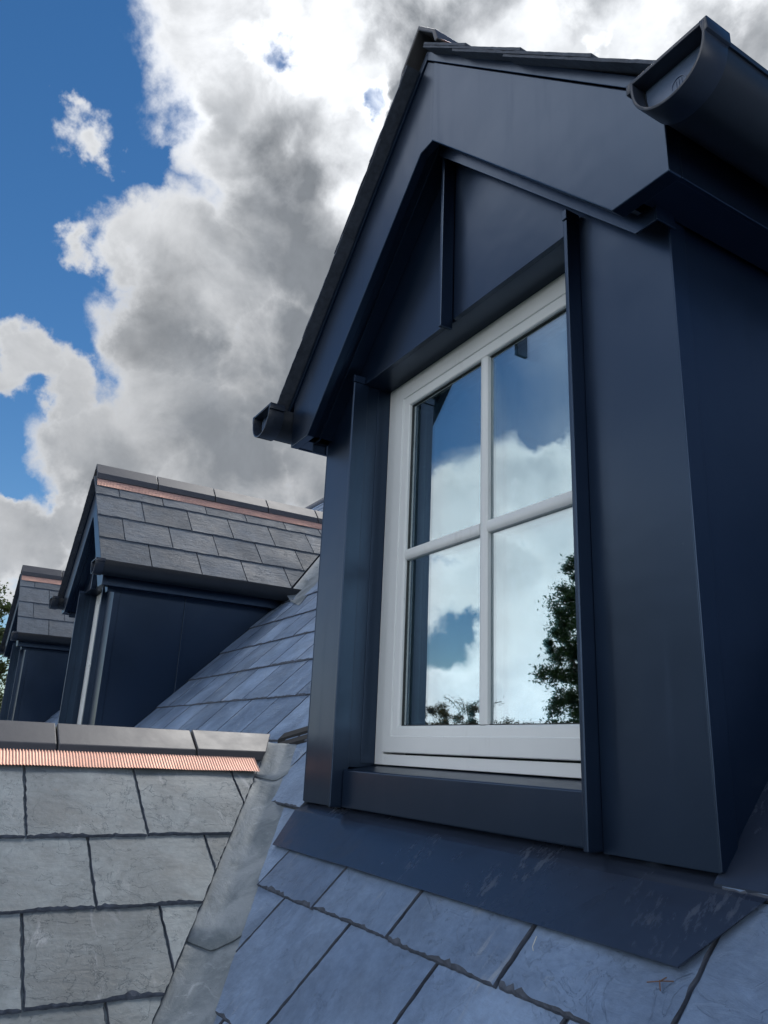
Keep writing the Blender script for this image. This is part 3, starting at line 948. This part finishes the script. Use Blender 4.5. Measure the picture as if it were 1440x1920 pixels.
        for k in (-1, 0, 1):
            pl_.box(cxr + k * .005 - .001, cxr + k * .005 + .001, .8466, .8485, czr - .008, czr + .008)
        p2 = bld(pl_, 'stop_plate', PLATE, 0, gut); p2.matrix_local = Matrix.Identity(4)
    # ridge tiles with copper strip
    prd = [(-.098, -.140), (-.084, -.094), (0, 0), (.084, -.094), (.098, -.140), (.084, -.140), (.070, -.096), (0, -.018), (-.070, -.096), (-.084, -.140)]
    t_ = MB().prism(prd, 'y', .003, .447)
    first = None; y = .865; k = 0
    while y < 3.05:
        if first is None:
            first = t_.build('ridge_tile', CLAY, root, (0, 0, 0), .0035); o = first
        else:
            o = first.copy(); COL.objects.link(o); o.parent = root
        o.location = Vector((0, y - 1.0, 1.955 + .155 + R_.uniform(-.0015, .0015))); o.rotation_euler.x = R_.uniform(-.003, .003)
        y += .45
    nn = Vector((1, 0, 1 / DZ)).normalized()
    for s in (-1, 1):
        f = lambda d, h: (s * (d + nn.x * h * .7), 1.872 - DZ * d + nn.z * h)
        ribbed_strip(.872, 2.98, f(.085, .032), f(.140, .022), 'y', .0022, .0105, 'ridge_strip', root, (0, 1.0, -.155), (s * nn.x, nn.z))
    # apron of dark sheet below the sill
    ap = MB(); h0, h1 = .012, .030
    def mp(x, y, h):
        return (x, y - S2 * h, y + K + S2 * h)
    pts = [(-.612, .912), (.668, .912), (.745, 1.030), (-.69, 1.030)]
    nx_, V = 26, []
    for i in range(nx_ + 1):
        f_ = i / nx_
        xb = pts[0][0] + (pts[1][0] - pts[0][0]) * f_; xt = pts[3][0] + (pts[2][0] - pts[3][0]) * f_
        wv = .0016 * math.sin(f_ * 9 + cx) + .001 * math.sin(f_ * 23)
        V += [mp(xb, .912, .0285), mp(xb, .912, .0310 + wv), mp(xb * .15 + xt * .85, .996, .0235 + wv * .4), mp(xt, 1.03, .0110), mp(xt, 1.03, .009)]
    ap.v = V
    for i in range(nx_):
        for j in range(4):
            b = i * 5 + j
            ap.f.append((b, b + 5, b + 6, b + 1))
    ap.f += [(0, 1, 2, 3, 4), tuple(nx_ * 5 + q for q in (4, 3, 2, 1, 0))]
    bld(ap, 'apron_flashing', FLASH, 0)
    # ---------------- window
    yf = 1.092
    def ring(mb, x0, x1, z0, z1, wx, wz0, wz1, ya, yb):
        mb.box(x0, x0 + wx, ya, yb, z0, z1); mb.box(x1 - wx, x1, ya, yb, z0, z1)
        mb.box(x0 + wx, x1 - wx, ya, yb, z0, z0 + wz0); mb.box(x0 + wx, x1 - wx, ya, yb, z1 - wz1, z1)
        return mb
    win = bld(ring(MB(), -.4440, .4440, -.030, 1.0575, .0435, .0265, .0155, yf, yf + .07), 'window', UPVC, .0015)
    I4 = Matrix.Identity(4)
    # sash: mitred frame with a sloping inner bead
    def frame_sweep(name, hw, z0, z1, prof, m, smooth=False):
        """prof: (inset, y) points of the section, swept round a rectangle with mitred corners"""
        mb = MB(); n = len(prof)
        for (ins, y) in prof:
            mb.v += [(-hw + ins, y, z0 + ins), (hw - ins, y, z0 + ins), (hw - ins, y, z1 - ins), (-hw + ins, y, z1 - ins)]
        for i in range(n - 1):
            for c in range(4):
                d = (c + 1) % 4
                mb.f.append((i * 4 + c, i * 4 + d, (i + 1) * 4 + d, (i + 1) * 4 + c))
        o = bld(mb, name, m, 0, win, smooth); o.matrix_local = I4
        return o
    sp = [(0, yf + .05), (0, yf - .004), (.002, yf - .006), (.040, yf - .006), (.0415, yf - .004), (.0415, yf - .0025), (.043, yf - .0025), (.057, yf - .0005)]
    for k in range(1, 6):
        a = k / 5 * math.pi / 2
        sp.append((.057 + .0095 * math.sin(a), yf - .0005 + .0075 * (1 - math.cos(a))))
    sp.append((.0668, yf + .030))
    frame_sweep('sash', .399, .001, 1.041, sp, UPVC, True)
    gp = [(.0655, yf + .0105), (.0690, yf + .0105), (.0690, yf + .03)]
    frame_sweep('gasket', .399, .001, 1.041, gp, SEAL)
    yg = yf + .014
    gl = bld(MB().box(-.336, .336, yg, yg + .004, .064, .978), 'pane', GLASS, 0, win); gl.matrix_local = I4
    gl = bld(MB().box(-.336, .336, yg + .020, yg + .024, .064, .978), 'inner_pane', GLASS_IN, 0, win); gl.matrix_local = I4
    # astragal bars, rounded outside, and their match inside the glass
    def bar(w_, dpt, y0):
        P = []
        for k in range(0, 9):
            a = math.pi * k / 8
            P.append((-math.cos(a) * w_, y0 - dpt * math.sin(a) ** .5))
        return P
    zc, xc = .522, .013
    v_ = MB().prism([(xc + p[0], p[1]) for p in bar(.0155, .013, yg - .0005)], 'z', .0685, .9735)
    o = bld(v_, 'glazing_bar', UPVC, 0, win, True); o.matrix_local = I4
    for (xa, xb) in ((-.3315, xc - .0150), (xc + .0150, .3315)):
        h_ = MB().prism([(p[1], zc + p[0]) for p in bar(.0155, .013, yg - .0005)], 'x', xa, xb)
        o = bld(h_, 'glazing_bar', UPVC, 0, win, True); o.matrix_local = I4
    for (ya, yb, hwid, mm) in ((yg + .0045, yg + .0195, .011, SPACER), (yg + .0245, yg + .036, .0150, UPVC)):
        o = bld(MB().box(xc - hwid, xc + hwid, ya, yb, .069, .973), 'rear_glazing_bar', mm, 0, win); o.matrix_local = I4
        for (xa, xb) in ((-.332, xc - hwid - .0003), (xc + hwid + .0003, .332)):
            o = bld(MB().box(xa, xb, ya + .0003, yb - .0003, zc - hwid, zc + hwid), 'rear_glazing_bar', mm, 0, win); o.matrix_local = I4
    # white inner side of the sash behind the panes
    o = bld(ring(MB(), -.372, .372, .044, 1.0, .036, .036, .036, yg + .0245, yg + .05), 'sash_back', UPVC, 0, win); o.matrix_local = I4
    # spacer bars between the panes
    s_ = ring(MB(), -.3345, .3345, .0655, .9765, .010, .010, .010, yg + .0045, yg + .0195)
    o = bld(s_, 'spacer', SEAL, 0, win); o.matrix_local = I4
    # plain lining of the room behind
    rm = MB(); rm.v = [(x_, y_, z_) for z_ in (-.02, 1.05) for y_ in (1.165, 2.0) for x_ in (-.44, .44)]
    rm.f = [(0, 4, 6, 2), (1, 3, 7, 5), (4, 5, 7, 6), (0, 2, 3, 1), (2, 6, 7, 3)]
    bld(rm, 'room_lining', ROOM, 0)
    return root

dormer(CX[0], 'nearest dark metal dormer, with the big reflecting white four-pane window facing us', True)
dormer(CX[1], 'middle dormer seen side-on beyond the lead valley, its slate roof fully in view', False)
dormer(CX[2], 'smallest, farthest dormer beside the tree, half hidden by the middle one', False)


# ------------------------------------------------------------------ trees and shrubs
def tree(name, base, height, crown_pts, leaf, n, size, label, cat, group=None, wisps=0, seed=1):
    r = random.Random(seed)
    root = empty(name, base, label, cat, group)
    H = height
    bv = Vector(base)
    tk = MB()
    def limb(p, q, ra, rb, n_=7):
        p, q = Vector(p), Vector(q); d = (q - p).normalized()
        a = d.orthogonal().normalized(); b = d.cross(a)
        s = len(tk.v)
        for c, rr in ((p, ra), (q, rb)):
            for k in range(n_):
                t = 2 * math.pi * k / n_
                tk.v.append(tuple(c + a * math.cos(t) * rr + b * math.sin(t) * rr))
        for k in range(n_):
            j = (k + 1) % n_
            tk.f.append((s + k, s + j, s + n_ + j, s + n_ + k))
    limb((0, 0, 0), (0.05, 0.03, H * .45), H * .025, H * .016)
    limb((0.05, 0.03, H * .45), (0.0, 0.0, H * .93), H * .016, .012)
    V, Fc = [], []
    def leafq(c, sz):
        a = Vector((r.gauss(0, 1), r.gauss(0, 1), r.gauss(0, 1))).normalized(); b = a.orthogonal().normalized()
        b = (Matrix.Rotation(r.random() * 6.28, 3, a) @ b)
        s = len(V); L = sz * r.uniform(.7, 1.4)
        V.extend([c - a * L, c + b * L * .42, c + a * L, c - b * L * .42]); Fc.append((s, s + 1, s + 2, s + 3))
    tot = sum(q[3] ** 2 for q in crown_pts)
    for (x, y, z, rr) in crown_pts:
        c0 = Vector((x, y, z))
        limb((0.02, 0.0, max(.3 * H, z - rr * 1.3 - math.hypot(x, y) * .6)), tuple(c0), max(.012, H * .007), .006, 5)
        nc = max(4, int(24 * rr ** 2 / tot * len(crown_pts)))
        per = max(4, int(n * rr ** 2 / tot / nc))
        for _ in range(nc):
            d = Vector((r.gauss(0, 1), r.gauss(0, 1), r.gauss(0, 1))).normalized()
            cc = c0 + d * rr * r.uniform(.35, 1.08)
            cr = rr * r.uniform(.16, .42)
            dd = Vector((d.x, d.y, d.z * .3 - .2))
            for _ in range(per):
                e = Vector((r.gauss(0, .5), r.gauss(0, .5), r.gauss(0, .38))) * cr + dd * r.uniform(0, .5) * cr
                leafq(cc + e, size)
    for k in range(wisps):
        (x, y, z, rr) = r.choice(crown_pts)
        a = r.random() * 6.28; p = Vector((x, y, z)) + Vector((math.cos(a), math.sin(a), .4)) * rr * .7
        d = Vector((math.cos(a) * .5, math.sin(a) * .5, 1)).normalized()
        for q in range(16):
            p2 = p + d * rr * .09; limb(p, p2, .006, .005, 3); p = p2; d = (d + Vector((math.cos(a) * .05, math.sin(a) * .05, -.05))).normalized()
            for _ in range(3):
                leafq(p + Vector((r.gauss(0, .04), r.gauss(0, .04), r.gauss(0, .04))), size * .8)
    tme = bpy.data.meshes.new('trunk'); tme.from_pydata(tk.v, [], tk.f); link('trunk', tme, BARK, root)
    me = to_mesh('crown', V, Fc)
    link('crown', me, leaf, root)
    return root

def reflected(u, v, yv):
    """point of the garden that the window shows at (u, v), yv metres behind the glass"""
    d = sky_dir(u, v); k = (yv) / d.y
    p = d * k
    return Vector((p.x, 2 * 1.125 - p.y, p.z))

# tall conifer-like tree mirrored in the right-hand panes
c = reflected(1125, 1350, 9.0)
base = (c.x, c.y, GROUND_Z)
def cp(u, v, r_):
    p = reflected(u, v, 9.0); return (p.x - c.x, p.y - c.y, p.z - GROUND_Z, r_)
tree('conifer_tree', base, 9.2, [cp(1080, 1110, .42), cp(1130, 1090, .5), cp(1090, 1180, .6), cp(1045, 1195, .38), cp(1140, 1200, .7), cp(1075, 1245, .5), cp(1120, 1280, .6),
     cp(1095, 1310, .35), cp(1100, 1380, .6), cp(1150, 1350, .6), cp(1110, 1480, .9), cp(1140, 1600, 1.0)], LEAF_D, 60000, .030,
     'dark tall tree behind the camera, mirrored in the right panes of the nearest window', 'tree', seed=4)
c = reflected(1300, 1350, 9.6)
def cp4(u, v, r_):
    p = reflected(u, v, 9.6); return (p.x - c.x, p.y - c.y, p.z - GROUND_Z, r_)
tree('conifer_tree', (c.x, c.y, GROUND_Z), 9.6, [cp4(1200, 1090, .65), cp4(1270, 1050, .8), cp4(1350, 1090, .9), cp4(1220, 1210, .95), cp4(1310, 1200, 1.0), cp4(1400, 1190, 1.0), cp4(1180, 1330, .8), cp4(1280, 1340, 1.1), cp4(1390, 1330, 1.1),
     cp4(1220, 1480, 1.1), cp4(1340, 1480, 1.2), cp4(1500, 1250, 1.0), cp4(1480, 1400, 1.1)], LEAF_D, 26000, .055,
     'broad dark tree behind the camera that darkens the right-hand post of the nearest dormer', 'tree', seed=14)
c = reflected(830, 1400, 8.0)
base = (c.x, c.y, GROUND_Z)
def cp2(u, v, r_):
    p = reflected(u, v, 8.0); return (p.x - c.x, p.y - c.y, p.z - GROUND_Z, r_)
tree('garden_shrub', base, 6.3, [cp2(800, 1350, .24), cp2(840, 1358, .28), cp2(880, 1350, .30), cp2(860, 1420, .5), cp2(790, 1420, .5), cp2(930, 1400, .35), cp2(830, 1520, .9)], LEAF_R, 60000, .017,
     'wispy russet shrub mirrored low in the bottom left pane of the window', 'shrub', wisps=60, seed=9)
# unseen treeline added to darken the low reflections in posts and panes
hz = [(-26, -16, 5.9, 2.6), (-20, -22, 6.2, 3.0), (-13, -24, 5.4, 2.8), (-7, -20, 5.2, 2.6), (-1, -22, 8.3, 3.2), (6, -19, 8.6, 3.2), (-31, -9, 6.0, 2.6), (12, -14, 8.2, 3.0), (-17, -14, 4.6, 2.2), (-4, -14, 4.4, 2.2)]
for k, (x, y, h, cr) in enumerate(hz):
    r = random.Random(k + 50)
    pts = [(r.uniform(-.6, .6) * cr, r.uniform(-.6, .6) * cr, h * r.uniform(.45, .86), cr * r.uniform(.32, .5)) for _ in range(9)]
    tree('added_tree', (x, y, GROUND_Z), h, pts, LEAF_M if k % 2 else LEAF_D, 3600, .13, 'unseen leafy tree added behind the camera to darken low reflections', 'tree', 'unseen trees added behind the camera', seed=k + 20)
# tree beyond the far dormer at the left edge
d = sky_dir(-70, 1250); k = 17.0
c = Vector((d.x * k, d.y * k, 0))
def cp3(u, v, r_):
    e = sky_dir(u, v); e = e * (17.0 / math.hypot(e.x, e.y)); return (e.x - c.x, e.y - c.y, e.z - GROUND_Z, r_)
tree('birch_tree', (c.x, c.y, GROUND_Z), 9.4, [cp3(-30, 1130, .45), cp3(5, 1150, .28), cp3(-60, 1180, .7), cp3(-10, 1210, .5), cp3(15, 1250, .3), cp3(-60, 1290, .8), cp3(5, 1310, .42), cp3(-15, 1370, .6), cp3(-110, 1230, .9), cp3(-80, 1420, 1.0), cp3(-90, 1110, .5), cp3(-5, 1450, .6)],
     LEAF_M, 34000, .038, 'loose leafy green tree at the left edge, beyond the farthest dormer', 'tree', seed=33)

# ------------------------------------------------------------------ small debris on the slates
def on_main(x, y, h):
    return Vector((x, y - S2 * h, y + K + S2 * h))
def bits(name, pts, rad_, m, label, cat):
    mb = MB()
    for (p, q) in pts:
        p, q = Vector(p), Vector(q); d = (q - p).normalized(); a = d.orthogonal().normalized(); b = d.cross(a); s = len(mb.v)
        for c_ in (p, q):
            for k_ in range(5):
                t = 2 * math.pi * k_ / 5
                mb.v.append(tuple(c_ + (a * math.cos(t) + b * math.sin(t)) * rad_))
        mb.f += [(s + k_, s + (k_ + 1) % 5, s + 5 + (k_ + 1) % 5, s + 5 + k_) for k_ in range(5)]
    o0 = Vector(pts[0][0]); mb.v = [tuple(Vector(v_) - o0) for v_ in mb.v]
    o = mb.build(name, m); o.location = o0; o['label'] = label; o['category'] = cat
a = on_main(-.775, .893, .0235)
bits('dry_twig', [(a, a + Vector((.022, .004, .006))), (a + Vector((.022, .004, .006)), a + Vector((.034, .010, .008))), (a + Vector((.018, .003, .006)), a + Vector((.026, -.006, -.003))), (a + Vector((.020, .003, .006)), a + Vector((.030, .002, .012)))], .0008, TWIG,
     'short reddish dry twig on the slate below the right end of the apron', 'twig')
a = on_main(-.985, .90, .029)
bits('straw', [(a, a + Vector((.004, -.012, -.012))), (a + Vector((.004, -.012, -.012)), a + Vector((.010, -.016, -.016)))], .0007, STRAW, 'tiny pale bent straw lying on the blue slate under the apron', 'straw')
